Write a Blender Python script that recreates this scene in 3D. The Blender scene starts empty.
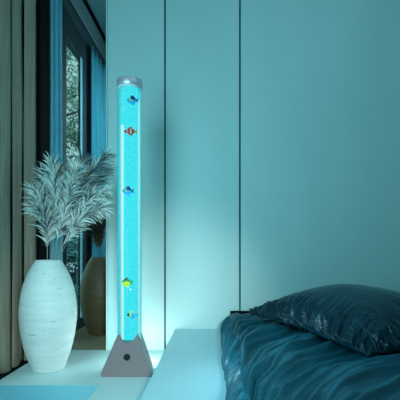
import bpy, bmesh, math, random
from mathutils import Vector, Matrix, noise
random.seed(7)
S = bpy.context.scene
COL = S.collection
PI = math.pi

# ------------------------------------------------------------------ materials
def mat(name, color, rough=0.5, metal=0.0, **kw):
    m = bpy.data.materials.new(name); m.use_nodes = True
    b = m.node_tree.nodes['Principled BSDF']
    b.inputs['Base Color'].default_value = (*color, 1)
    b.inputs['Roughness'].default_value = rough
    b.inputs['Metallic'].default_value = metal
    for k, v in kw.items():
        b.inputs[k.replace('_', ' ')].default_value = v
    return m

def vary(m, c1, c2, scale=(1, 1, 1), nscale=6, detail=4, lo=0.35, hi=0.65, bump=0.0, bdist=0.01):
    """procedural noise between two colours of the thing itself, optional bump"""
    nt = m.node_tree; N = nt.nodes; L = nt.links; b = N['Principled BSDF']
    tc = N.new('ShaderNodeTexCoord'); mp = N.new('ShaderNodeMapping')
    mp.inputs['Scale'].default_value = scale
    no = N.new('ShaderNodeTexNoise'); no.inputs['Scale'].default_value = nscale; no.inputs['Detail'].default_value = detail
    L.new(tc.outputs['Object'], mp.inputs['Vector']); L.new(mp.outputs['Vector'], no.inputs['Vector'])
    r = N.new('ShaderNodeValToRGB')
    r.color_ramp.elements[0].position = lo; r.color_ramp.elements[0].color = (*c1, 1)
    r.color_ramp.elements[1].position = hi; r.color_ramp.elements[1].color = (*c2, 1)
    L.new(no.outputs['Fac'], r.inputs['Fac']); L.new(r.outputs['Color'], b.inputs['Base Color'])
    if bump:
        bp = N.new('ShaderNodeBump'); bp.inputs['Strength'].default_value = bump; bp.inputs['Distance'].default_value = bdist
        L.new(no.outputs['Fac'], bp.inputs['Height']); L.new(bp.outputs['Normal'], b.inputs['Normal'])
    return m

M = {}
M['wall'] = vary(mat('wall_paint', (.5, .75, .75), .42), (.56, .74, .73), (.59, .77, .76), (1, 1, .3), 3)
M['seam'] = mat('seam_dark', (.05, .12, .13), .6)
M['floor'] = vary(mat('white_floor', (.6, .75, .75), .45), (.62, .77, .77), (.67, .81, .81), (1, 1, 1), 2.5)
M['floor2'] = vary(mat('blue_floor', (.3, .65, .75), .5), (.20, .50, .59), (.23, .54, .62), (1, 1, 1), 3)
M['platform'] = vary(mat('platform_laminate', (.5, .7, .73), .35), (.44, .68, .76), (.47, .71, .79), (6, .5, 1), 4)
M['wood'] = vary(mat('mirror_room_boards', (.3, .27, .18), .35), (.22, .20, .12), (.38, .34, .22), (1, 14, 1), 3)
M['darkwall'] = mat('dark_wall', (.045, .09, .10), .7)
M['ceil'] = mat('ceiling_paint', (.20, .42, .46), .7)
M['crown'] = mat('crown_paint', (.22, .34, .35), .6)
M['black'] = mat('black_paint', (.003, .005, .006), .9, Specular_IOR_Level=.1)
M['frame'] = mat('mirrored_window_frame_paint', (.018, .040, .048), .6)
M['reveal'] = mat('sunlit_reveal_paint', (.35, .75, .85), .4)  # pale colour paints in the sunlight on the inner reveal
M['lintel'] = mat('room_paint', (.5, .6, .6), .7)

def fabric(name, c1, c2, trans=0.0, rough=.8, sc=(30, 30, 1.2), ns=3):
    m = vary(mat(name, c1, rough), c1, c2, sc, ns, 5, .3, .7, .25, .004)
    if trans:
        nt = m.node_tree; N = nt.nodes; L = nt.links
        t = N.new('ShaderNodeBsdfTranslucent'); t.inputs['Color'].default_value = (*c2, 1)
        mx = N.new('ShaderNodeMixShader'); mx.inputs[0].default_value = trans
        out = N['Material Output']
        L.new(N['Principled BSDF'].outputs[0], mx.inputs[1]); L.new(t.outputs[0], mx.inputs[2]); L.new(mx.outputs[0], out.inputs[0])
    return m
M['drape'] = fabric('beige_drape', (.31, .22, .16), (.44, .335, .25))
M['sheer'] = fabric('blue_sheer', (.30, .76, .92), (.38, .84, .96), .35)
M['sheer2'] = fabric('deep_blue_sheer', (.08, .46, .58), (.12, .56, .68), .3)

def satin(name, c1, c2, rough):
    m = mat(name, c1, rough)
    vary(m, c1, c2, (1, 1, 1), 4, 3)
    b = m.node_tree.nodes['Principled BSDF']
    b.inputs['Sheen Weight'].default_value = .06
    b.inputs['Sheen Tint'].default_value = (.3, .8, 1, 1)
    b.inputs['Specular IOR Level'].default_value = .42
    return m
M['duvet'] = satin('teal_duvet', (.005, .082, .125), (.008, .104, .155), .34)
M['pillow'] = satin('teal_pillow', (.001, .019, .031), (.002, .026, .041), .30)
M['pillow'].node_tree.nodes['Principled BSDF'].inputs['Specular IOR Level'].default_value = .28
M['mattress'] = mat('mattress_cloth', (.02, .06, .08), .9)

# speckled ceramic
def ceramic(name, base, base2, speck):
    m = mat(name, base, .55); nt = m.node_tree; N = nt.nodes; L = nt.links; b = N['Principled BSDF']
    tc = N.new('ShaderNodeTexCoord')
    mp = N.new('ShaderNodeMapping'); mp.inputs['Scale'].default_value = (7, 7, 55)
    L.new(tc.outputs['Object'], mp.inputs['Vector'])
    n1 = N.new('ShaderNodeTexNoise'); n1.inputs['Scale'].default_value = 2.2; n1.inputs['Detail'].default_value = 3
    L.new(mp.outputs[0], n1.inputs['Vector'])
    r1 = N.new('ShaderNodeValToRGB'); r1.color_ramp.elements[0].position = .27; r1.color_ramp.elements[0].color = (*speck, 1)
    r1.color_ramp.elements[1].position = .33; r1.color_ramp.elements[1].color = (1, 1, 1, 1)
    L.new(n1.outputs['Fac'], r1.inputs['Fac'])
    n2 = N.new('ShaderNodeTexNoise'); n2.inputs['Scale'].default_value = 5; n2.inputs['Detail'].default_value = 5
    mp2 = N.new('ShaderNodeMapping'); mp2.inputs['Scale'].default_value = (1, 1, 8)
    L.new(tc.outputs['Object'], mp2.inputs['Vector']); L.new(mp2.outputs[0], n2.inputs['Vector'])
    r2 = N.new('ShaderNodeValToRGB'); r2.color_ramp.elements[0].position = .3; r2.color_ramp.elements[0].color = (*base, 1)
    r2.color_ramp.elements[1].position = .7; r2.color_ramp.elements[1].color = (*base2, 1)
    L.new(n2.outputs['Fac'], r2.inputs['Fac'])
    mx = N.new('ShaderNodeMixRGB'); mx.blend_type = 'MULTIPLY'; mx.inputs[0].default_value = 1
    L.new(r2.outputs[0], mx.inputs[1]); L.new(r1.outputs[0], mx.inputs[2]); L.new(mx.outputs[0], b.inputs['Base Color'])
    ad = N.new('ShaderNodeMath'); ad.operation = 'ADD'; L.new(r1.outputs[0], ad.inputs[0]); L.new(n2.outputs['Fac'], ad.inputs[1])
    bp = N.new('ShaderNodeBump'); bp.inputs['Strength'].default_value = .45; bp.inputs['Distance'].default_value = .004
    L.new(ad.outputs[0], bp.inputs['Height']); L.new(bp.outputs[0], b.inputs['Normal'])
    return m
M['vase'] = ceramic('white_ceramic', (.68, .72, .70), (.80, .83, .81), (.28, .34, .34))
M['vase_mirrored'] = ceramic('mirrored_ceramic', (.085, .072, .034), (.125, .104, .052), (.4, .4, .35))  # mirror image of the white vase, its unlit side coloured dark
M['plume'] = mat('pampas_hair', (.90, .90, .84), .8)
M['plume_tan'] = mat('pampas_hair_tan', (.62, .54, .44), .8)
M['plume_grey'] = mat('pampas_hair_grey', (.11, .16, .19), .8)
M['plume_mirrored'] = mat('pampas_hair_mirrored', (.13, .10, .065), .85)  # mirror image of the pale plumes, shade put into the brown
M['stalk'] = mat('pampas_stalk', (.28, .26, .18), .7)
M['stalk_mirrored'] = mat('pampas_stalk_mirrored', (.04, .05, .05), .7)  # stalks of the mirrored plumes, shade put into the colour
# lamp
M['base'] = mat('lamp_base_metal', (.27, .20, .215), .45, .2)
M['cap'] = mat('brushed_cap', (.88, .74, .80), .38, .6)
M['knob'] = mat('black_plastic', (.004, .005, .006), .7)
def emis(name, col, st):
    m = bpy.data.materials.new(name); m.use_nodes = True; N = m.node_tree.nodes; L = m.node_tree.links
    N.remove(N['Principled BSDF']); e = N.new('ShaderNodeEmission')
    e.inputs[0].default_value = (*col, 1); e.inputs[1].default_value = st
    L.new(e.outputs[0], N['Material Output'].inputs[0]); return m, e
wm, we = emis('lit_water', (.05, .78, .9), 1.0)
N = wm.node_tree.nodes; L = wm.node_tree.links
tc = N.new('ShaderNodeTexCoord'); no = N.new('ShaderNodeTexNoise'); no.inputs['Scale'].default_value = 75; no.inputs['Detail'].default_value = 2
L.new(tc.outputs['Object'], no.inputs['Vector'])
r = N.new('ShaderNodeValToRGB'); r.color_ramp.elements[0].position = .35; r.color_ramp.elements[0].color = (.035, .74, .86, 1)
r.color_ramp.elements[1].position = .7; r.color_ramp.elements[1].color = (.075, .84, .93, 1)
L.new(no.outputs['Fac'], r.inputs['Fac']); L.new(r.outputs[0], we.inputs[0])
M['water'] = wm
M['rod'], _ = emis('highlight_glow', (.50, .98, 1.0), .95)  # glow standing in for bright highlight bands on the tube
M['bubble'], _ = emis('lit_bubble', (.38, .94, 1.0), .95)
def thin_clear(name, tint, gloss):
    m = bpy.data.materials.new(name); m.use_nodes = True; N = m.node_tree.nodes; L = m.node_tree.links
    N.remove(N['Principled BSDF'])
    t = N.new('ShaderNodeBsdfTransparent'); t.inputs[0].default_value = (*tint, 1)
    g = N.new('ShaderNodeBsdfGlossy'); g.inputs['Roughness'].default_value = .04
    fr = N.new('ShaderNodeFresnel'); fr.inputs[0].default_value = 1.35
    ml = N.new('ShaderNodeMath'); ml.operation = 'MULTIPLY'; ml.inputs[1].default_value = gloss
    mx = N.new('ShaderNodeMixShader')
    L.new(fr.outputs[0], ml.inputs[0]); L.new(ml.outputs[0], mx.inputs[0])
    L.new(t.outputs[0], mx.inputs[1]); L.new(g.outputs[0], mx.inputs[2]); L.new(mx.outputs[0], N['Material Output'].inputs[0])
    return m
M['acrylic'] = thin_clear('clear_acrylic', (.97, 1, 1), .25)
M['glass'] = thin_clear('mirrored_window_glass', (.9, .97, .98), .5)
for n_, c_ in dict(f_blue=(.03, .48, .95), f_navy=(.005, .02, .16), f_lime=(.45, .75, .05), f_red=(.85, .04, .02), f_white=(.85, .8, .75),
                   f_orange=(.75, .30, .03), f_black=(.01, .01, .02), f_green=(.01, .30, .06), f_yellow=(.85, .85, .02), f_sky=(.02, .5, .8)).items():
    M[n_] = mat(n_, c_, .4)
M['leaf'] = vary(mat('leaf_green', (.1, .2, .14), .6), (.05, .17, .14), (.30, .50, .36), (1, 1, 1), 3)
M['leaf_dark'] = vary(mat('leaf_deep', (.03, .12, .14), .6), (.02, .10, .13), (.06, .22, .22), (1, 1, 1), 4)
M['bark'] = vary(mat('bark', (.05, .06, .06), .9), (.03, .04, .04), (.09, .09, .08), (1, 1, .2), 12)
M['grass'] = vary(mat('garden_ground', (.05, .12, .1), .9), (.03, .10, .09), (.08, .17, .12), (1, 1, 1), 5)

# ------------------------------------------------------------------ helpers
def tag(o, label=None, cat=None, group=None, kind=None):
    if label: o['label'] = label
    if cat: o['category'] = cat
    if group: o['group'] = group
    if kind: o['kind'] = kind
    return o
def empty(name, loc, parent=None, rz=0):
    o = bpy.data.objects.new(name, None); COL.objects.link(o); o.location = loc; o.rotation_euler = (0, 0, rz); o.parent = parent
    o.empty_display_size = .05
    return o
def finish(name, bm, m, parent=None, smooth=True, loc=(0, 0, 0)):
    me = bpy.data.meshes.new(name)
    bmesh.ops.recalc_face_normals(bm, faces=bm.faces[:])
    bm.to_mesh(me); bm.free()
    for mm in (m if isinstance(m, (list, tuple)) else [m]): me.materials.append(mm)
    if smooth:
        for p in me.polygons: p.use_smooth = True
    o = bpy.data.objects.new(name, me); COL.objects.link(o); o.parent = parent; o.location = loc
    return o
def raw(name, verts, faces, m, parent=None, smooth=True, loc=(0, 0, 0), fmats=None):
    me = bpy.data.meshes.new(name); me.from_pydata(verts, [], faces)
    for mm in (m if isinstance(m, (list, tuple)) else [m]): me.materials.append(mm)
    if fmats:
        for p, k in zip(me.polygons, fmats): p.material_index = k
    if smooth:
        for p in me.polygons: p.use_smooth = True
    me.update()
    o = bpy.data.objects.new(name, me); COL.objects.link(o); o.parent = parent; o.location = loc
    return o
def box(bm, x0, x1, y0, y1, z0, z1, bev=0, segs=2):
    r = bmesh.ops.create_cube(bm, size=1, matrix=Matrix.Translation(((x0+x1)/2, (y0+y1)/2, (z0+z1)/2)) @ Matrix.Diagonal((x1-x0, y1-y0, z1-z0, 1)))
    if bev:
        es = list({e for v in r['verts'] for e in v.link_edges})
        bmesh.ops.bevel(bm, geom=es, offset=bev, segments=segs, affect='EDGES', profile=.5)
def boxobj(name, dims, m, parent=None, bev=0):
    bm = bmesh.new(); box(bm, *dims, bev=bev); return finish(name, bm, m, parent, smooth=False)
def struct(name, dims, m, bev=0):
    return tag(boxobj(name, dims, m, None, bev), kind='structure')
def lathe(bm, prof, seg=48, c=(0, 0)):
    rings = []
    for r_, z in prof:
        if r_ < 1e-5: rings.append([bm.verts.new((c[0], c[1], z))])
        else: rings.append([bm.verts.new((c[0]+r_*math.cos(2*PI*k/seg), c[1]+r_*math.sin(2*PI*k/seg), z)) for k in range(seg)])
    for a, b in zip(rings, rings[1:]):
        for k in range(seg):
            k2 = (k+1) % seg
            if len(a) == 1 and len(b) == 1: continue
            if len(a) == 1: bm.faces.new((a[0], b[k], b[k2]))
            elif len(b) == 1: bm.faces.new((a[k], a[k2], b[0]))
            else: bm.faces.new((a[k], a[k2], b[k2], b[k]))
def spline(pts, n):
    P = [Vector(p) for p in pts]; P = [P[0]*2-P[1]] + P + [P[-1]*2-P[-2]]; out = []
    segs = len(P)-3
    for i in range(n+1):
        t = i/n*segs; k = min(int(t), segs-1); f = t-k
        a, b, c, d = P[k:k+4]
        out.append(.5*((2*b)+(c-a)*f+(2*a-5*b+4*c-d)*f*f+(3*b-a-3*c+d)*f**3))
    return out
def tube(bm, pts, r0, r1, seg=6):
    rings = []
    for i, p in enumerate(pts):
        t = (pts[min(i+1, len(pts)-1)]-pts[max(i-1, 0)]).normalized()
        u = t.orthogonal().normalized() if i == 0 else (u0 - t*u0.dot(t)).normalized()
        u0 = u; v = t.cross(u); r_ = r0+(r1-r0)*i/(len(pts)-1)
        rings.append([bm.verts.new(p+u*r_*math.cos(2*PI*k/seg)+v*r_*math.sin(2*PI*k/seg)) for k in range(seg)])
    for a, b in zip(rings, rings[1:]):
        for k in range(seg): bm.faces.new((a[k], a[(k+1) % seg], b[(k+1) % seg], b[k]))
    bm.faces.new(rings[0][::-1]); bm.faces.new(rings[-1])

# ------------------------------------------------------------------ setting
WX = -1.284           # inner face of the left wall
CZ = 3.25             # ceiling
# raised white floor (L-shaped) and the lower floor in its corner
bm = bmesh.new()
outline = [(WX, 2.22), (-.633, 2.22), (-.633, -1.6), (3.2, -1.6), (3.2, 3.0), (WX, 3.0)]
top = [bm.verts.new((x, y, 0)) for x, y in outline]; bot = [bm.verts.new((x, y, -.12)) for x, y in outline]
bm.faces.new(top); bm.faces.new(bot[::-1])
for k in range(6): bm.faces.new((top[k], bot[k], bot[(k+1) % 6], top[(k+1) % 6]))
fl = tag(finish('floor', bm, [M['floor'], M['floor2']], smooth=False), kind='structure')
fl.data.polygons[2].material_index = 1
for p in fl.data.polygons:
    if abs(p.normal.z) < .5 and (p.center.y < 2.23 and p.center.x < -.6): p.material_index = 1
struct('floor.001', (WX, 3.2, -1.6, 2.9, -.16, -.12), M['floor2'])
struct('floor.002', (WX, -.2, 3.0, 5.6, -.06, -.003), M['wood'])  # alcove is the mirrored room, built solid beyond the back wall
struct('ceiling', (-1.42, 3.3, -1.7, 5.7, CZ, CZ+.1), M['ceil'])
# left wall with the opening of the mirrored garden window
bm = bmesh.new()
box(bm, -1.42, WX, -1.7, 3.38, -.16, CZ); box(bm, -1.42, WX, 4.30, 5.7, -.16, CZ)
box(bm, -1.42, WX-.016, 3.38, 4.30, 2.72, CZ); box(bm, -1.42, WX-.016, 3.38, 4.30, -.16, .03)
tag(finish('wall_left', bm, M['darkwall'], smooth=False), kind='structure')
struct('wall_mirror_room', (WX, -.2, 5.6, 5.7, -.06, CZ), M['darkwall'])  # closes the mirrored room
struct('wall_mirror_room_right', (-.2, -.12, 3.13, 5.7, -.06, CZ), M['darkwall'])
struct('wall_right', (3.2, 3.3, -1.7, 3.1, -.16, CZ), M['lintel'])
struct('wall_rear', (WX, 3.2, -1.7, -1.6, -.16, CZ), M['lintel'])
struct('trim_mirror_room_crown', (WX, WX+.02, 3.0, 5.6, 2.98, 3.15), M['crown'])
struct('painted_shadow_gap', (WX, WX+.012, 3.0, 5.6, 3.15, CZ), M['black'])  # black strip stands in for the shaded gap below the ceiling
struct('trim_post', (WX, -1.23, 2.84, 3.0, 0, CZ), M['black'], .003)
struct('black_floor_strip', (WX, -1.235, 1.4, 2.84, 0, .018), M['black'], .002)  # thin black strip along the floor below the drapes
# back wall: dark backing and flush panels with narrow seams
wb = tag(boxobj('wall_back', (-.79, 3.2, 3.02, 3.12, -.1, CZ), M['seam']), kind='structure')
xs = [-.8025, -.3675, .195, 1.75, 3.2]
for a, b in zip(xs, xs[1:]):
    boxobj('wall_panel', (a+.0065, b-.0065, 3.0, 3.03, -.05 if 1 else 0, CZ), M['wall'], wb, .002)
boxobj('panel_edge', (-.81, -.798, 2.997, 3.12, 0, CZ), M['wall'], wb, .002)
# window of the mirrored room
wf = tag(empty('mirrored_window_1', (WX, 3.65, 0)), kind='structure')
def win_part(name, dims, m, bev=.002):
    o = boxobj(name, dims, m, wf, bev); o.location = (-WX, -3.65, 0); return o
bm = bmesh.new()
box(bm, WX-.015, WX+.004, 3.34, 3.47, 0, 2.83, .002); box(bm, WX-.015, WX+.004, 3.83, 4.32, 0, 2.83, .002)
box(bm, WX-.015, WX+.004, 3.47, 3.83, 2.60, 2.83, .002); box(bm, WX-.015, WX+.004, 3.47, 3.83, 0, .10, .002)
o = finish('mirrored_window_frame', bm, M['frame'], wf, smooth=False); o.location = (-WX, -3.65, 0)
win_part('sunlit_reveal', (WX-.012, WX+.010, 3.83, 3.875, .10, 2.60), M['reveal'])  # pale strip painted as the sunlit reveal
win_part('mirrored_window_pane', (WX-.013, WX-.009, 3.465, 3.835, .095, 2.605), M['glass'], 0)

# ------------------------------------------------------------------ curtains
def curtain(name, y0, y1, x, z0, z1, folds, amp, m, seed=0, sharp=1.0, thick=.003):
    n = int(folds*14)+1; nz = 24; V = []; F = []
    for j in range(nz+1):
        z = z0+(z1-z0)*j/nz
        for i in range(n):
            t = i/(n-1)
            ph = t*folds*2*PI+.5*noise.noise(Vector((t*4, j*.08, seed)))*2
            w = math.sin(ph); w = math.copysign(abs(w)**sharp, w)
            V.append((x+amp*w*(1-.25*j/nz)+.004*noise.noise(Vector((t*9, z*1.5, seed+3))), y0+(y1-y0)*t+amp*.35*math.cos(ph*1.0+.6), z))
    for j in range(nz):
        for i in range(n-1):
            a = j*n+i; F.append((a, a+1, a+n+1, a+n))
    o = raw(name, V, F, m)
    md = o.modifiers.new('thick', 'SOLIDIFY'); md.thickness = thick; md.offset = 0
    return o
tag(curtain('drape', 1.45, 2.445, -1.252, .02, 3.23, 4.4, .016, M['drape'], 1, .7),
    'heavy beige drape panel at the left edge of the picture', 'curtain')
tag(curtain('drape', 2.47, 2.635, -1.252, .02, 3.23, .8, .013, M['drape'], 3, .7),
    'beige drape panel between the leftmost drape and the one beside the black post', 'curtain')
tag(curtain('drape', 2.628, 2.832, -1.250, .02, 3.23, .7, .012, M['drape'], 5, .7),
    'beige drape panel hanging directly against the black post, behind the white vase', 'curtain')
tag(curtain('sheer_curtain', 3.03, 3.27, -1.247, .02, 2.84, 2.4, .016, M['sheer'], 9),
    'narrow bright blue curtain between the black post and the window glass', 'curtain')
tag(curtain('sheer_curtain', 4.02, 5.2, -1.235, .02, 2.82, 8, .022, M['sheer2'], 12),
    'wide blue curtain on the far side of the window, beside the wall panel edge', 'curtain')

# ------------------------------------------------------------------ vases
def vase(name, loc, m, label, s=1.0):
    prof = [(0, 0), (.094, 0), (.102, .006), (.112, .04), (.138, .11), (.158, .19), (.171, .27), (.1765, .35), (.172, .43), (.158, .51), (.133, .585), (.104, .645), (.083, .678), (.079, .687),
            (.073, .687), (.070, .678), (.09, .64), (.12, .58), (.145, .5), (.158, .4), (.16, .3), (.14, .17), (.1, .05), (0, .03)]
    P = spline([(a, 0, b) for a, b in prof[2:12]], 40)
    pr = prof[:2]+[(p.x, p.z) for p in P]+prof[12:]
    bm = bmesh.new(); lathe(bm, [(a*s*.97, b*s) for a, b in pr], 64)
    return tag(finish(name, bm, m, loc=loc), label, 'vase')
V1 = (-1.043, 2.52, 0); V2 = (-1.035, 3.62, -.003)
vase('floor_vase', V1, M['vase'], 'tall white speckled ceramic vase standing on the white floor before the drape')
vase('floor_vase', V2, M['vase_mirrored'], 'dark olive mirror image of the white vase, half hidden behind the edge of the wall panel')

# ------------------------------------------------------------------ pampas
def plume_mesh(path, m, rnd, n=330, hl=.085, side=None, wide=.0022, droop=.55):
    """feathery head: many fine tapered hairs along the upper part of the stem"""
    V = []; F = []; fm = []
    L_ = len(path)-1
    for k in range(n):
        t = .04+.96*(k/n)**.9
        f = t*L_; i = min(int(f), L_-1); p = path[i].lerp(path[i+1], f-i); d = (path[i+1]-path[i]).normalized()
        a = rnd.uniform(0, 2*PI); u = d.orthogonal().normalized(); v = d.cross(u)
        out = u*math.cos(a)+v*math.sin(a)
        ln = hl*(math.sin(min(1, t*1.25+.12)*PI*.62)**.7)*rnd.uniform(.55, 1.15)*(1-.35*t)
        dirv = (d*rnd.uniform(.9, 1.3)+out*rnd.uniform(.15, .75)).normalized()
        q0 = p; pts = [q0]
        for s_ in range(4):
            dirv = (dirv+Vector((0, 0, -droop*.28))+out*.05+Vector((rnd.uniform(-1, 1), rnd.uniform(-1, 1), rnd.uniform(-1, 1)))*.07).normalized()
            q0 = q0+dirv*ln/4*1.25; pts.append(q0)
        w = wide*rnd.uniform(.7, 1.4); ax = dirv.cross(Vector((rnd.uniform(-.3, .3), 1, rnd.uniform(-.3, .3)))).normalized()
        b = len(V); c = rnd.choice((0, 0, 0, 0, 1, 2, 2))
        for s_, q in enumerate(pts[:-1]):
            ww = w*(1, 1.2, 1.0, .7)[s_]; V += [q-ax*ww, q+ax*ww]
        V.append(pts[-1])
        for s_ in range(3): F.append((b+2*s_, b+2*s_+1, b+2*s_+3, b+2*s_+2)); fm.append(c)
        F.append((b+6, b+7, b+8)); fm.append(c)
    return V, F, fm
def pampas(base, mats, stalk, pts, label, group, seed, n=330, hl=.085):
    rnd = random.Random(seed)
    P = [Vector(p) for p in pts]
    root = tag(empty('pampas_stem', P[0]), label, 'dried grass', group)
    path = spline([p-P[0] for p in P], 26)
    bm = bmesh.new(); tube(bm, path, .0026, .0010); finish('stem', bm, stalk, root)
    head = path[12:]
    V, F, fm = plume_mesh(head, None, rnd, n, hl)
    raw('plume', V, F, mats, root, False, fmats=fm)
def px(x, y, Y): return ((x-214)*Y/400, Y, .75+(250-y)*Y/400)
# (tip x, tip y, mid x, mid y, depth of tip, label)
A = [M['plume'], M['plume_tan'], M['plume_grey']]
B = [M['plume_grey'], M['plume'], M['plume_tan']]
C_ = [M['plume_tan'], M['plume'], M['plume_grey']]
heads = [
 (38, 192, 46, 218, 2.46, A, 'leftmost pale pampas plume leaning left before the beige drape'),
 (43, 174, 50, 208, 2.60, B, 'grey-blue pampas plume crossing the black post, tip leaning left'),
 (52, 164, 55, 202, 2.50, A, 'pale pampas plume with its tip before the narrow bright blue curtain'),
 (64, 168, 60, 198, 2.62, C_, 'tan pampas plume standing upright before the window frame'),
 (75, 172, 66, 206, 2.42, A, 'whitish pampas plume crossing the lower window glass'),
 (82, 162, 72, 196, 2.58, B, 'grey pampas plume rising before the far blue curtain'),
 (105, 156, 80, 190, 2.50, B, 'highest pampas plume, its tip against the wall panel edge'),
 (106, 170, 86, 198, 2.64, C_, 'tan pampas plume reaching right just under the highest plume'),
 (103, 192, 82, 208, 2.44, A, 'pale pampas plume arching right towards the tube lamp, halfway down the bunch'),
 (101, 208, 80, 220, 2.40, A, 'lowest white pampas plume spreading flat to the right'),
 (38, 209, 47, 228, 2.40, A, 'short lowest pampas plume drooping left over the vase'),
]
for k, (tx, ty, mx_, my, Y, mm, lab) in enumerate(heads):
    m0 = Vector((V1[0]+.02+(tx-65)*.0006, V1[1]+(Y-2.52)*.2, .64))
    b0 = Vector((V1[0]-(tx-65)*.0006, V1[1]-(Y-2.52)*.3, .30))
    tip = Vector(px(tx, ty, Y)); mid = Vector(px(mx_, my, (2.52+Y)/2))
    pampas(None, mm, M['stalk'], [b0, m0, mid, tip], lab, 'pampas stems in the white vase', 20+k, 290, .13)
D_ = [M['plume_mirrored'], M['stalk_mirrored'], M['plume_mirrored']]
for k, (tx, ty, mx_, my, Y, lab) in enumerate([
 (93, 214, 95, 230, 3.55, 'mirrored dark brown pampas plume nearest the window in the mirrored vase'),
 (112, 212, 101, 230, 3.7, 'mirrored dark brown pampas plume bending right behind the wall panel edge'),
 (103, 210, 98, 229, 3.5, 'mirrored dark brown pampas plume upright in the middle of the mirrored vase')]):
    pampas(None, D_, M['stalk_mirrored'], [Vector((V2[0]+.01, V2[1], .3)), Vector((V2[0]+.005+.01*k, V2[1], .62)), Vector(px(mx_, my, Y)), Vector(px(tx, ty, Y))],
           lab, 'mirrored brown pampas stems in the mirrored vase', 60+k, 420, .12)

# ------------------------------------------------------------------ bubble tube lamp
LX, LY = -.5185, 2.46; R = .0765
lamp = tag(empty('bubble_tube_lamp', (LX, LY, 0)), 'tall glowing cyan bubble tube lamp on a grey wedge base, standing on the white floor', 'lamp')
# base: a truncated triangle with a scooped top, given its depth
def base_outline():
    pts = [(-.146, 0), (-.152, .016), (-.148, .028), (-.056, .238), (-.052, .243), (-.048, .240)]
    for k in range(1, 12):
        a = PI+PI*k/12
        pts.append((.046*math.cos(a)+.004, .236+.038*math.sin(a)))
    pts += [(.056, .240), (.060, .243), (.064, .238), (.154, .028), (.158, .016), (.152, 0)]
    return pts
bm = bmesh.new(); po = base_outline()
f0 = [bm.verts.new((x, -.10, z)) for x, z in po]; f1 = [bm.verts.new((x*.80, .10, z)) for x, z in po]
a = bm.faces.new(f0); b = bm.faces.new(f1[::-1])
for k in range(len(po)): bm.faces.new((f0[k], f0[(k+1) % len(po)], f1[(k+1) % len(po)], f1[k]))
bmesh.ops.bevel(bm, geom=list(a.edges)+list(b.edges), offset=.003, segments=2, affect='EDGES')
base = finish('lamp_base', bm, M['base'], lamp, smooth=False)
bm = bmesh.new()
lathe(bm, [(0, 0), (.017, 0), (.0185, .003), (.0185, .010), (.015, .016), (.0145, .020), (0, .021)], 28)
bmesh.ops.rotate(bm, verts=bm.verts, cent=(0, 0, 0), matrix=Matrix.Rotation(PI/2, 3, 'X'))
finish('control_knob', bm, M['knob'], base, loc=(.006, -.10, .119))
def cyl(name, r_, z0, z1, m, c=(0, 0), seg=48, close=True):
    bm = bmesh.new(); lathe(bm, ([(0, z0)] if close else [])+[(r_, z0), (r_, z1)]+([(0, z1)] if close else []), seg, c)
    return finish(name, bm, m, lamp)
tb = bmesh.new(); lathe(tb, [(R, .198), (R, 1.742), (R-.004, 1.742), (R-.004, .198), (R, .198)], 64)
finish('acrylic_tube', tb, M['acrylic'], lamp)
w = cyl('water_column', .052, .205, 1.739, M['water'], (0, .008))
cyl('highlight_rod', .0092, .21, 1.50, M['rod'], (-.0335, -.0530), 18)  # glowing rods added to give the tube its highlight bands
cyl('highlight_rod', .0052, .21, 1.66, M['rod'], (.0615, -.0250), 14)
# lit backing sleeve that fills the tube behind the fish
bm = bmesh.new(); n = 40; a0, a1 = -.06*PI, 1.24*PI
for (ra) in (.0705,):
    pts = [(ra*math.cos(a0+(a1-a0)*k/n), ra*math.sin(a0+(a1-a0)*k/n)) for k in range(n+1)]
    inn = [(.067*math.cos(a0+(a1-a0)*k/n), .067*math.sin(a0+(a1-a0)*k/n)) for k in range(n+1)]
ring = pts+inn[::-1]
lo = [bm.verts.new((x, y, .206)) for x, y in ring]; hi = [bm.verts.new((x, y, 1.737)) for x, y in ring]
for k in range(len(ring)): bm.faces.new((lo[k], lo[(k+1) % len(ring)], hi[(k+1) % len(ring)], hi[k]))
finish('diffuser_sleeve', bm, M['water'], lamp)
# bubbles
bm = bmesh.new(); rnd = random.Random(4)
for k in range(900):
    t = rnd.random(); z = .23+1.52*t
    ang = rnd.uniform(PI*1.02, PI*1.98) if rnd.random() < .45 else rnd.uniform(PI*1.05, PI*1.42)
    rr = rnd.uniform(.053, .069); s_ = rnd.uniform(.0008, .0022)
    bmesh.ops.create_icosphere(bm, subdivisions=1, radius=s_, matrix=Matrix.Translation((rr*math.cos(ang), rr*math.sin(ang)+.004, z)))
tag(finish('bubbles', bm, M['bubble'], lamp), kind='stuff')
bm = bmesh.new()
lathe(bm, [(0, 1.742), (R-.004, 1.742), (R-.001, 1.745), (R, 1.749), (R, 1.788), (R-.004, 1.792), (0, 1.793)], 64)
finish('lamp_cap', bm, M['cap'], lamp)
bm = bmesh.new()
lathe(bm, [(R, 1.728), (R+.001, 1.730), (R+.001, 1.739), (R, 1.742)], 64)
finish('tube_collar', bm, mat('frosted_collar', (.75, .85, .87), .4), lamp)

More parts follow.
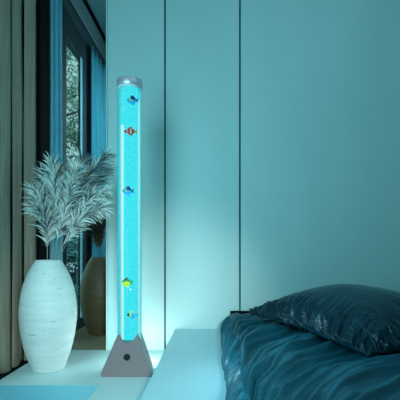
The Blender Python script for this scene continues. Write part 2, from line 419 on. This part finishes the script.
# fish
def fish(x, y, size, face, kind, label):
    """face=-1 looks left. body is an ellipsoid coloured by bands along its length"""
    Y = LY-.0605; c = Vector(px(x, y, Y))
    root = tag(empty('toy_fish', c), label, 'fish', 'toy fish in the tube lamp')
    size *= 1.3; hgt = {'tang': .56, 'clown': .38, 'angel': .62, 'small': .42}[kind]
    nu, nv = 20, 14; V = []; F = []; fm = []
    for i in range(nu+1):
        t = i/nu; xx = (t-.5)*size*.78
        pr = (max(0, math.sin(PI*t**.8)))**.75
        for j in range(nv):
            a_ = 2*PI*j/nv
            V.append((face*-1*xx*-1*1.0 if False else -face*xx*-1, math.sin(a_)*pr*.0062, math.cos(a_)*pr*hgt*size*.5*(1+.08*math.cos(a_))))
    for i in range(nu):
        for j in range(nv):
            F.append((i*nv+j, i*nv+(j+1) % nv, (i+1)*nv+(j+1) % nv, (i+1)*nv+j))
            t = (i+.5)/nu; ca = math.cos(2*PI*(j+.5)/nv)
            if kind == 'clown': k = 1 if (.28 < 1-t < .37 or .60 < 1-t < .70) else (2 if (.25 < 1-t < .40 or .57 < 1-t < .73) and abs(ca) > .9 else 0)
            elif kind == 'tang': k = 1 if (ca > .25 and 1-t > .45) else (2 if (.18 < 1-t < .45 and -.3 < ca < .5) else 0)
            elif kind == 'angel': k = 0 if ca < .15 else (2 if (.35 < t < .6 and ca > .6) else 1)
            else: k = 2 if 1-t < .3 else (1 if 1-t < .46 else 0)
            fm.append(k)
    mats = {'clown': ['f_red', 'f_white', 'f_black'], 'tang': ['f_blue', 'f_navy', 'f_lime'], 'angel': ['f_yellow', 'f_green', 'f_black'], 'small': ['f_sky', 'f_yellow', 'f_black']}[kind]
    # direction: index 0 (t=0) is the tail for face=+1 ; mirror for left
    sgn = face
    V = [(sgn*abs(1)*(v[0] if face > 0 else v[0]*1), v[1], v[2]) for v in V]
    V = [((-1 if face < 0 else 1)*((k//nv)/nu-.5)*size*.78, v[1], v[2]) for k, v in enumerate(V)]
    raw('body', V, F, [M[q] for q in mats], root, fmats=fm)
    s = size
    def fin(name, pts, m, th=.0012):
        bm = bmesh.new()
        a_ = [bm.verts.new((face*x_*s, -th, z_*s)) for x_, z_ in pts]; b_ = [bm.verts.new((face*x_*s, th, z_*s)) for x_, z_ in pts]
        bm.faces.new(a_); bm.faces.new(b_[::-1])
        for k in range(len(pts)): bm.faces.new((a_[k], a_[(k+1) % len(pts)], b_[(k+1) % len(pts)], b_[k]))
        finish(name, bm, M[m], root, smooth=False)
    tail = {'clown': 'f_orange', 'tang': 'f_navy', 'angel': 'f_green', 'small': 'f_sky'}[kind]
    top_ = {'clown': 'f_red', 'tang': 'f_navy', 'angel': 'f_green', 'small': 'f_yellow'}[kind]
    low_ = {'clown': 'f_red', 'tang': 'f_blue', 'angel': 'f_yellow', 'small': 'f_sky'}[kind]
    fin('tail_fin', [(-.34, .05), (-.55, .20), (-.50, 0), (-.55, -.20), (-.34, -.05)], tail)
    h = hgt*.5
    fin('dorsal_fin', [(.14, h*.86), (.02, h+.10), (-.15, h+.13), (-.27, h*.75), (-.2, h*.4), (0, h*.7)], top_)
    fin('anal_fin', [(.08, -h*.86), (-.05, -h-.09), (-.2, -h-.10), (-.26, -h*.6), (-.1, -h*.5)], low_)
    bm = bmesh.new(); bmesh.ops.create_uvsphere(bm, u_segments=10, v_segments=8, radius=.0022)
    finish('eye', bm, M['f_black'], root, loc=(face*.26*s, -.005, .03*s))
fish(131.5, 100.5, .058, -1, 'tang', 'blue toy fish with navy back, topmost in the lamp tube')
fish(129.3, 131.5, .068, -1, 'clown', 'red and white striped toy fish in the lamp tube')
fish(127.0, 191.0, .058, -1, 'tang', 'blue toy fish with navy back at mid height, between the striped and the green fish')
fish(126.0, 282.5, .056, -1, 'angel', 'green and yellow toy fish in the lower lamp tube')
fish(131.5, 315.0, .056, -1, 'small', 'pale blue toy fish with a black nose, lowest in the tube')

# ------------------------------------------------------------------ bed
bed = tag(empty('platform_bed', (1.2, 1.6, 0)), 'low platform bed with a wide pale base board, against the panelled wall', 'bed')
def bpart(name, dims, m, bev=0):
    o = boxobj(name, dims, m, bed, bev); o.location = (-1.2, -1.6, 0); return o
bpart('platform', (-.2925, 2.6, .2, 2.998, 0, .157), M['platform'], .0015)
bpart('bed_frame', (.062, 2.2, .45, 2.975, .157, .186), M['black'], .004)
bpart('gap_shade_bar', (.12, 2.2, 2.955, 2.990, .157, .297), M['black'], .006)  # black bar stands in for the shaded gap between mattress and wall
bpart('mattress', (.10, 2.15, .5, 2.90, .186, .245), M['mattress'], .02)

def fold(x, y):
    """height of the cloth folds at a place on the bed"""
    w = noise.noise(Vector((x*1.3, y*1.3, 1.7)))*.22+noise.noise(Vector((x*3.1, y*3.1, 4.2)))*.07
    # folds curve: run along the edge at the left, swing to the right across the top
    bend = .55*math.exp(-max(0, x-.05)/.26)
    q = y*.84-x*.54+w+bend
    p = x*.84+y*.54
    def ridge(f, g, s, pw=1.5):
        v = noise.noise(Vector((q*f, p*g, s))); return (1-min(1, abs(v)*2.4))**pw
    e = math.exp(-max(0, x-.05)/.45)
    near = 1/(1+math.exp((y-2.72)/.07))
    h = .030*ridge(3.6, .5, 2.0, 1.4)+.034*ridge(7.0, .7, 7.0, 2.0)*(.6+.4*e)+.028*ridge(13, 1.1, 11., 2.0)*(.4+.6*e)+.012*ridge(26, 1.6, 15., 1.6)*(.2+.8*e)
    return (h-.028)*(.25+.75*near)
def duvet():
    x0, x1, y0, y1 = .052, 2.3, .45, 2.945; zt = .283; zb = .172; rr = .10
    V = []; F = []
    # across: side, rounded shoulder, top
    def ease(d, r_):       # height and inset of a rounded edge, d = arc distance from the hem
        return d
    S_ = []
    side = zt-zb-rr*.9
    arc = rr*PI/2
    nA = 46
    tot = arc+max(side, .01)
    for i in range(nA): S_.append(tot*i/nA)
    d = tot; 
    while d < (x1-x0)+tot: S_.append(d); d += .0062+max(0, d-.9)*.012
    ny = 560
    def prof(d, r_, s):     # returns (inset, z drop 1..0)
        if d < s: return 0., -(rr*.9)-(s-d)
        if d < s+arc:
            a_ = (d-s)/r_; return r_*(1-math.cos(a_)), -r_*.9*(1-math.sin(a_))
        return r_+(d-s-arc), 0.
    sv = max(side, .01)
    rows = []
    Ty = []
    totY = y1-y0
    for j in range(ny+1): Ty.append(j/ny)
    for j, t in enumerate(Ty):
        y = y0+totY*t
        de = min(y1-y, y-y0)
        r2 = .055
        drop = 0 if de > r2 else (r2-math.sqrt(max(0, r2*r2-(r2-de)**2)))
        for i, d in enumerate(S_):
            ins, z = prof(d, rr, sv)
            x = x0+ins
            z = zt+z
            z = zb+(z-zb)*(1-drop/ .12)
            f = fold(x+(-.25*(1-d/tot) if d < tot else 0), y)
            if d < tot:
                a_ = max(0, min(PI/2, (d-sv)/rr)); nx, nz = -math.cos(a_), math.sin(a_)
                amp = min(1, .3+.7*d/tot)
            else: nx, nz, amp = 0, 1, 1
            hem = .006*noise.noise(Vector((y*9, 0, 3)))
            cx = .03*max(0, 1-(y1-y)/.10)**2 if d < tot+.1 else 0
            V.append((x+nx*f*amp*.8+hem*(1-min(1, d/tot))+cx, y, max(zb-.0, z+nz*f*amp) if d >= 0 else z))
    n = len(S_)
    for j in range(ny):
        for i in range(n-1):
            a_ = j*n+i; F.append((a_, a_+1, a_+n+1, a_+n))
    o = raw('duvet', V, F, M['duvet'])
    md = o.modifiers.new('thick', 'SOLIDIFY'); md.thickness = .006; md.offset = -1
    return o
tag(duvet(), 'dark teal satin duvet with curved folds, spread over the low bed', 'duvet')

# pillow
def pillow():
    P1 = Vector((.225, 2.60, 0)); P2 = Vector((.640, 1.655, 0)); ax = (P2-P1); Lh = ax.length; ax.normalize()
    bx_ = Vector((-ax.y, ax.x, 0)); W = .86
    C0 = P1+ax*Lh/2+bx_*W/2
    n = 230; V = []; F = []; idx = {}; UV = []
    T = .208; zmid = .340
    def pos(u, v, top):
        pu = u*(1-.045*(1-v*v)); pv = v*(1-.09*(1-u*u)*abs(v))
        eu = 1-abs(u)**2.2; ev = 1-abs(v)**2.2
        puff = (max(0, eu)*max(0, ev))**.60
        p = C0+ax*(pu*Lh/2)+bx_*(pv*W/2)
        if top: z = zmid+puff*T*(1+.05*noise.noise(Vector((u*1.7, v*1.7, 2))))
        else: z = zmid-puff*.038
        return (p.x, p.y, z-.026*max(0, u))
    for s_ in (0, 1):
        for i in range(n+1):
            for j in range(n+1):
                u = math.sin((2*i/n-1)*PI/2); v = math.sin((2*j/n-1)*PI/2)
                if s_ == 1 and (i in (0, n) or j in (0, n)): idx[s_, i, j] = idx[0, i, j]; continue
                idx[s_, i, j] = len(V); V.append(pos(u, v, s_ == 0)); UV.append((u, v, s_))
    for s_ in (0, 1):
        for i in range(n):
            for j in range(n):
                q = (idx[s_, i, j], idx[s_, i+1, j], idx[s_, i+1, j+1], idx[s_, i, j+1])
                F.append(q if s_ == 0 else q[::-1])
    o = raw('pillow', V, F, M['pillow'])
    me = o.data
    nrm = [v.normal.copy() for v in me.vertices]
    sgn = 1 if nrm[idx[0, n//2, n//2]].z > 0 else -1
    cr = lambda g, p=1.6: (1-min(1, abs(g)*2.8))**p
    for v_, nn, (u, v, s_) in zip(me.vertices, nrm, UV):
        # arc distance from the long seam and the short seam (0 at the seam)
        dv = math.acos(min(1, abs(v)))/(PI/2); du = math.acos(min(1, abs(u)))/(PI/2)
        w1 = min(1, dv*9)*math.exp(-(dv/.42)**2.2)*min(1, du*5); w2 = min(1, du*9)*math.exp(-(du/.42)**2.2)*min(1, dv*5)
        k = .9*noise.noise(Vector((u*3, v*3, 1)))
        g1 = noise.noise(Vector((u*10+dv*3.2+k, dv*1.6, 3.0+5*s_)))
        g3 = noise.noise(Vector((u*21+dv*5.5+k, dv*3.0, 13.0+5*s_)))
        g2 = noise.noise(Vector((v*7+du*2.5+k, du*1.6, 8.0)))
        g4 = noise.noise(Vector((v*15-du*3.5+k, du*3., 18.0)))
        d = .030*cr(g1)*w1+.016*cr(g3)*w1+.026*cr(g2)*w2+.014*cr(g4)*w2
        if s_: d *= .25
        v_.co += nn*sgn*(d-.006*(w1+w2)*(1-s_))
    me.update()
    return o
tag(pillow(), 'plump dark teal satin pillow with gathered creases lying on the duvet', 'pillow')

# ------------------------------------------------------------------ garden outside
tag(boxobj('garden_ground', (-12, -1.42, 3.0, 18, -.6, -.5), M['grass']), kind='structure')
def leaves(name, c, rad, n, size, m, parent, seed, clumps=40):
    rnd = random.Random(seed); V = []; F = []
    cs = []
    for k in range(clumps):
        while True:
            p = Vector((rnd.uniform(-1, 1), rnd.uniform(-1, 1), rnd.uniform(-1, 1)))
            if p.length < 1: break
        cs.append((Vector((p.x*rad[0], p.y*rad[1], p.z*rad[2])), rnd.uniform(.10, .26)))
    for k in range(n):
        cc, cr = rnd.choice(cs)
        d = Vector((rnd.gauss(0, 1), rnd.gauss(0, 1), rnd.gauss(0, .7)))*cr*.6
        p = Vector(c)+cc+d
        a_ = Vector((rnd.uniform(-1, 1), rnd.uniform(-1, 1), rnd.uniform(-1, 1))).normalized(); b_ = a_.orthogonal().normalized()
        s_ = size*rnd.uniform(.6, 1.3); i = len(V)
        V += [p-a_*s_, p-b_*s_*.4, p+a_*s_, p+b_*s_*.4]; F.append((i, i+1, i+2, i+3))
    return raw(name, V, F, m, parent, False)
def tree(loc, h, label, seed, crown, n, m, size=.07, clumps=40, cz=.6):
    root = tag(empty('garden_tree', loc), label, 'tree')
    rnd = random.Random(seed); bm = bmesh.new()
    tube(bm, spline([(0, 0, 0), (.06, 0, h*.3), (-.05, .05, h*.6), (.03, 0, h)], 14), .07, .02, 8)
    for k in range(9):
        a_ = rnd.uniform(0, 2*PI); z0 = h*rnd.uniform(.25, .85); l = crown[0]*rnd.uniform(.5, .9)
        tube(bm, spline([(0, 0, z0), (math.cos(a_)*l*.5, math.sin(a_)*l*.5, z0+.25), (math.cos(a_)*l, math.sin(a_)*l, z0+.35)], 8), .035, .010, 6)
    finish('trunk', bm, M['bark'], root)
    leaves('foliage', (0, 0, h*cz), crown, n, size, m, root, seed+1, clumps)
tree((-3.35, 8.4, -.5), 5.6, 'leafy green tree seen through the mirrored window', 3, (1.1, .9, 2.6), 13000, M['leaf'], .05, 170, .62)
root = tag(empty('garden_shrub', (-2.75, 7.4, -.5)), 'dense dark bluish shrub low behind the mirrored window glass', 'shrub')
bm = bmesh.new()
for k in range(5):
    a_ = k*1.3; tube(bm, spline([(0, 0, 0), (.1*math.cos(a_), .1*math.sin(a_), .5), (.3*math.cos(a_), .25*math.sin(a_), 1.1)], 6), .02, .008, 6)
finish('stems', bm, M['bark'], root)
leaves('foliage', (0, 0, .72), (.75, .5, .85), 5000, .06, M['leaf_dark'], root, 31, 36)

# ------------------------------------------------------------------ light
W = bpy.data.worlds.new('World'); S.world = W; W.use_nodes = True
bg = W.node_tree.nodes['Background']; bg.inputs[0].default_value = (.55, .93, .95, 1); bg.inputs[1].default_value = 1.25
def area(name, loc, target, size, power, col, spread=PI):
    l = bpy.data.lights.new(name, 'AREA'); l.shape = 'RECTANGLE'; l.size, l.size_y = size; l.energy = power; l.color = col; l.spread = spread
    o = bpy.data.objects.new(name, l); COL.objects.link(o); o.location = loc
    o.rotation_euler = (Vector(target)-Vector(loc)).to_track_quat('-Z', 'Y').to_euler(); return o
area('daylight_left', (-1.15, .7, 1.5), (.3, 2.8, 1.1), (1.5, 1.9), 58, (.34, .87, 1.0))
area('overhead_fill', (1.0, 1.6, 3.15), (1.0, 1.7, 0), (1.6, 1.2), 5, (.40, .86, .95))  # unseen overhead fill added to light the pillow top
sp = bpy.data.lights.new('base_rear_fill', 'POINT'); sp.energy = 3.0; sp.color = (.75, 1, .97); sp.shadow_soft_size = .06  # unseen point light added behind the lamp base to brighten the wall
o = bpy.data.objects.new('base_rear_fill', sp); COL.objects.link(o); o.location = (LX, LY+.22, .08)
area('mirror_room_fill', (-.3, 4.2, 1.5), (-1.3, 3.9, 1.2), (.8, 2.2), 17, (.45, .88, 1.0))  # hidden fill added to brighten the mirrored window and vase
sl = bpy.data.lights.new('low_fill_spot', 'SPOT'); sl.energy = 230; sl.color = (.78, 1, .97); sl.spot_size = math.radians(36); sl.spot_blend = 1; sl.shadow_soft_size = .12  # unseen spot added for a soft pool of light low on the wall
o = bpy.data.objects.new('low_fill_spot', sl); COL.objects.link(o); o.location = (.35, -.8, 1.15)
o.rotation_euler = (Vector((-.55, 3, .05))-o.location).to_track_quat('-Z', 'Y').to_euler()
wl = bpy.data.lights.new('bed_skim_fill', 'SPOT'); wl.energy = 62; wl.color = (.42, .88, 1.0); wl.spot_size = math.radians(50); wl.spot_blend = .8; wl.shadow_soft_size = .12  # unseen spot added to rake light across the duvet folds
o = bpy.data.objects.new('bed_skim_fill', wl); COL.objects.link(o); o.location = (-1.0, 2.05, 1.15)
o.rotation_euler = (Vector((.75, 1.75, .28))-o.location).to_track_quat('-Z', 'Y').to_euler()
sun = bpy.data.lights.new('sun', 'SUN'); sun.energy = 3.0; sun.color = (.85, 1, .95); sun.angle = .02
o = bpy.data.objects.new('sun', sun); COL.objects.link(o); o.rotation_euler = Vector((-.1, .8, -.6)).to_track_quat('-Z', 'Y').to_euler()

# ------------------------------------------------------------------ camera
cam = bpy.data.cameras.new('camera'); co = bpy.data.objects.new('camera', cam); COL.objects.link(co)
co.location = (0, 0, .75); co.rotation_euler = (PI/2, 0, 0)
cam.sensor_width = 36; cam.lens = 36; cam.shift_x = -.035; cam.shift_y = .125; cam.clip_start = .02
S.camera = co
S.view_settings.view_transform = 'Standard'; S.view_settings.look = 'None'; S.view_settings.exposure = 0; S.view_settings.gamma = 1
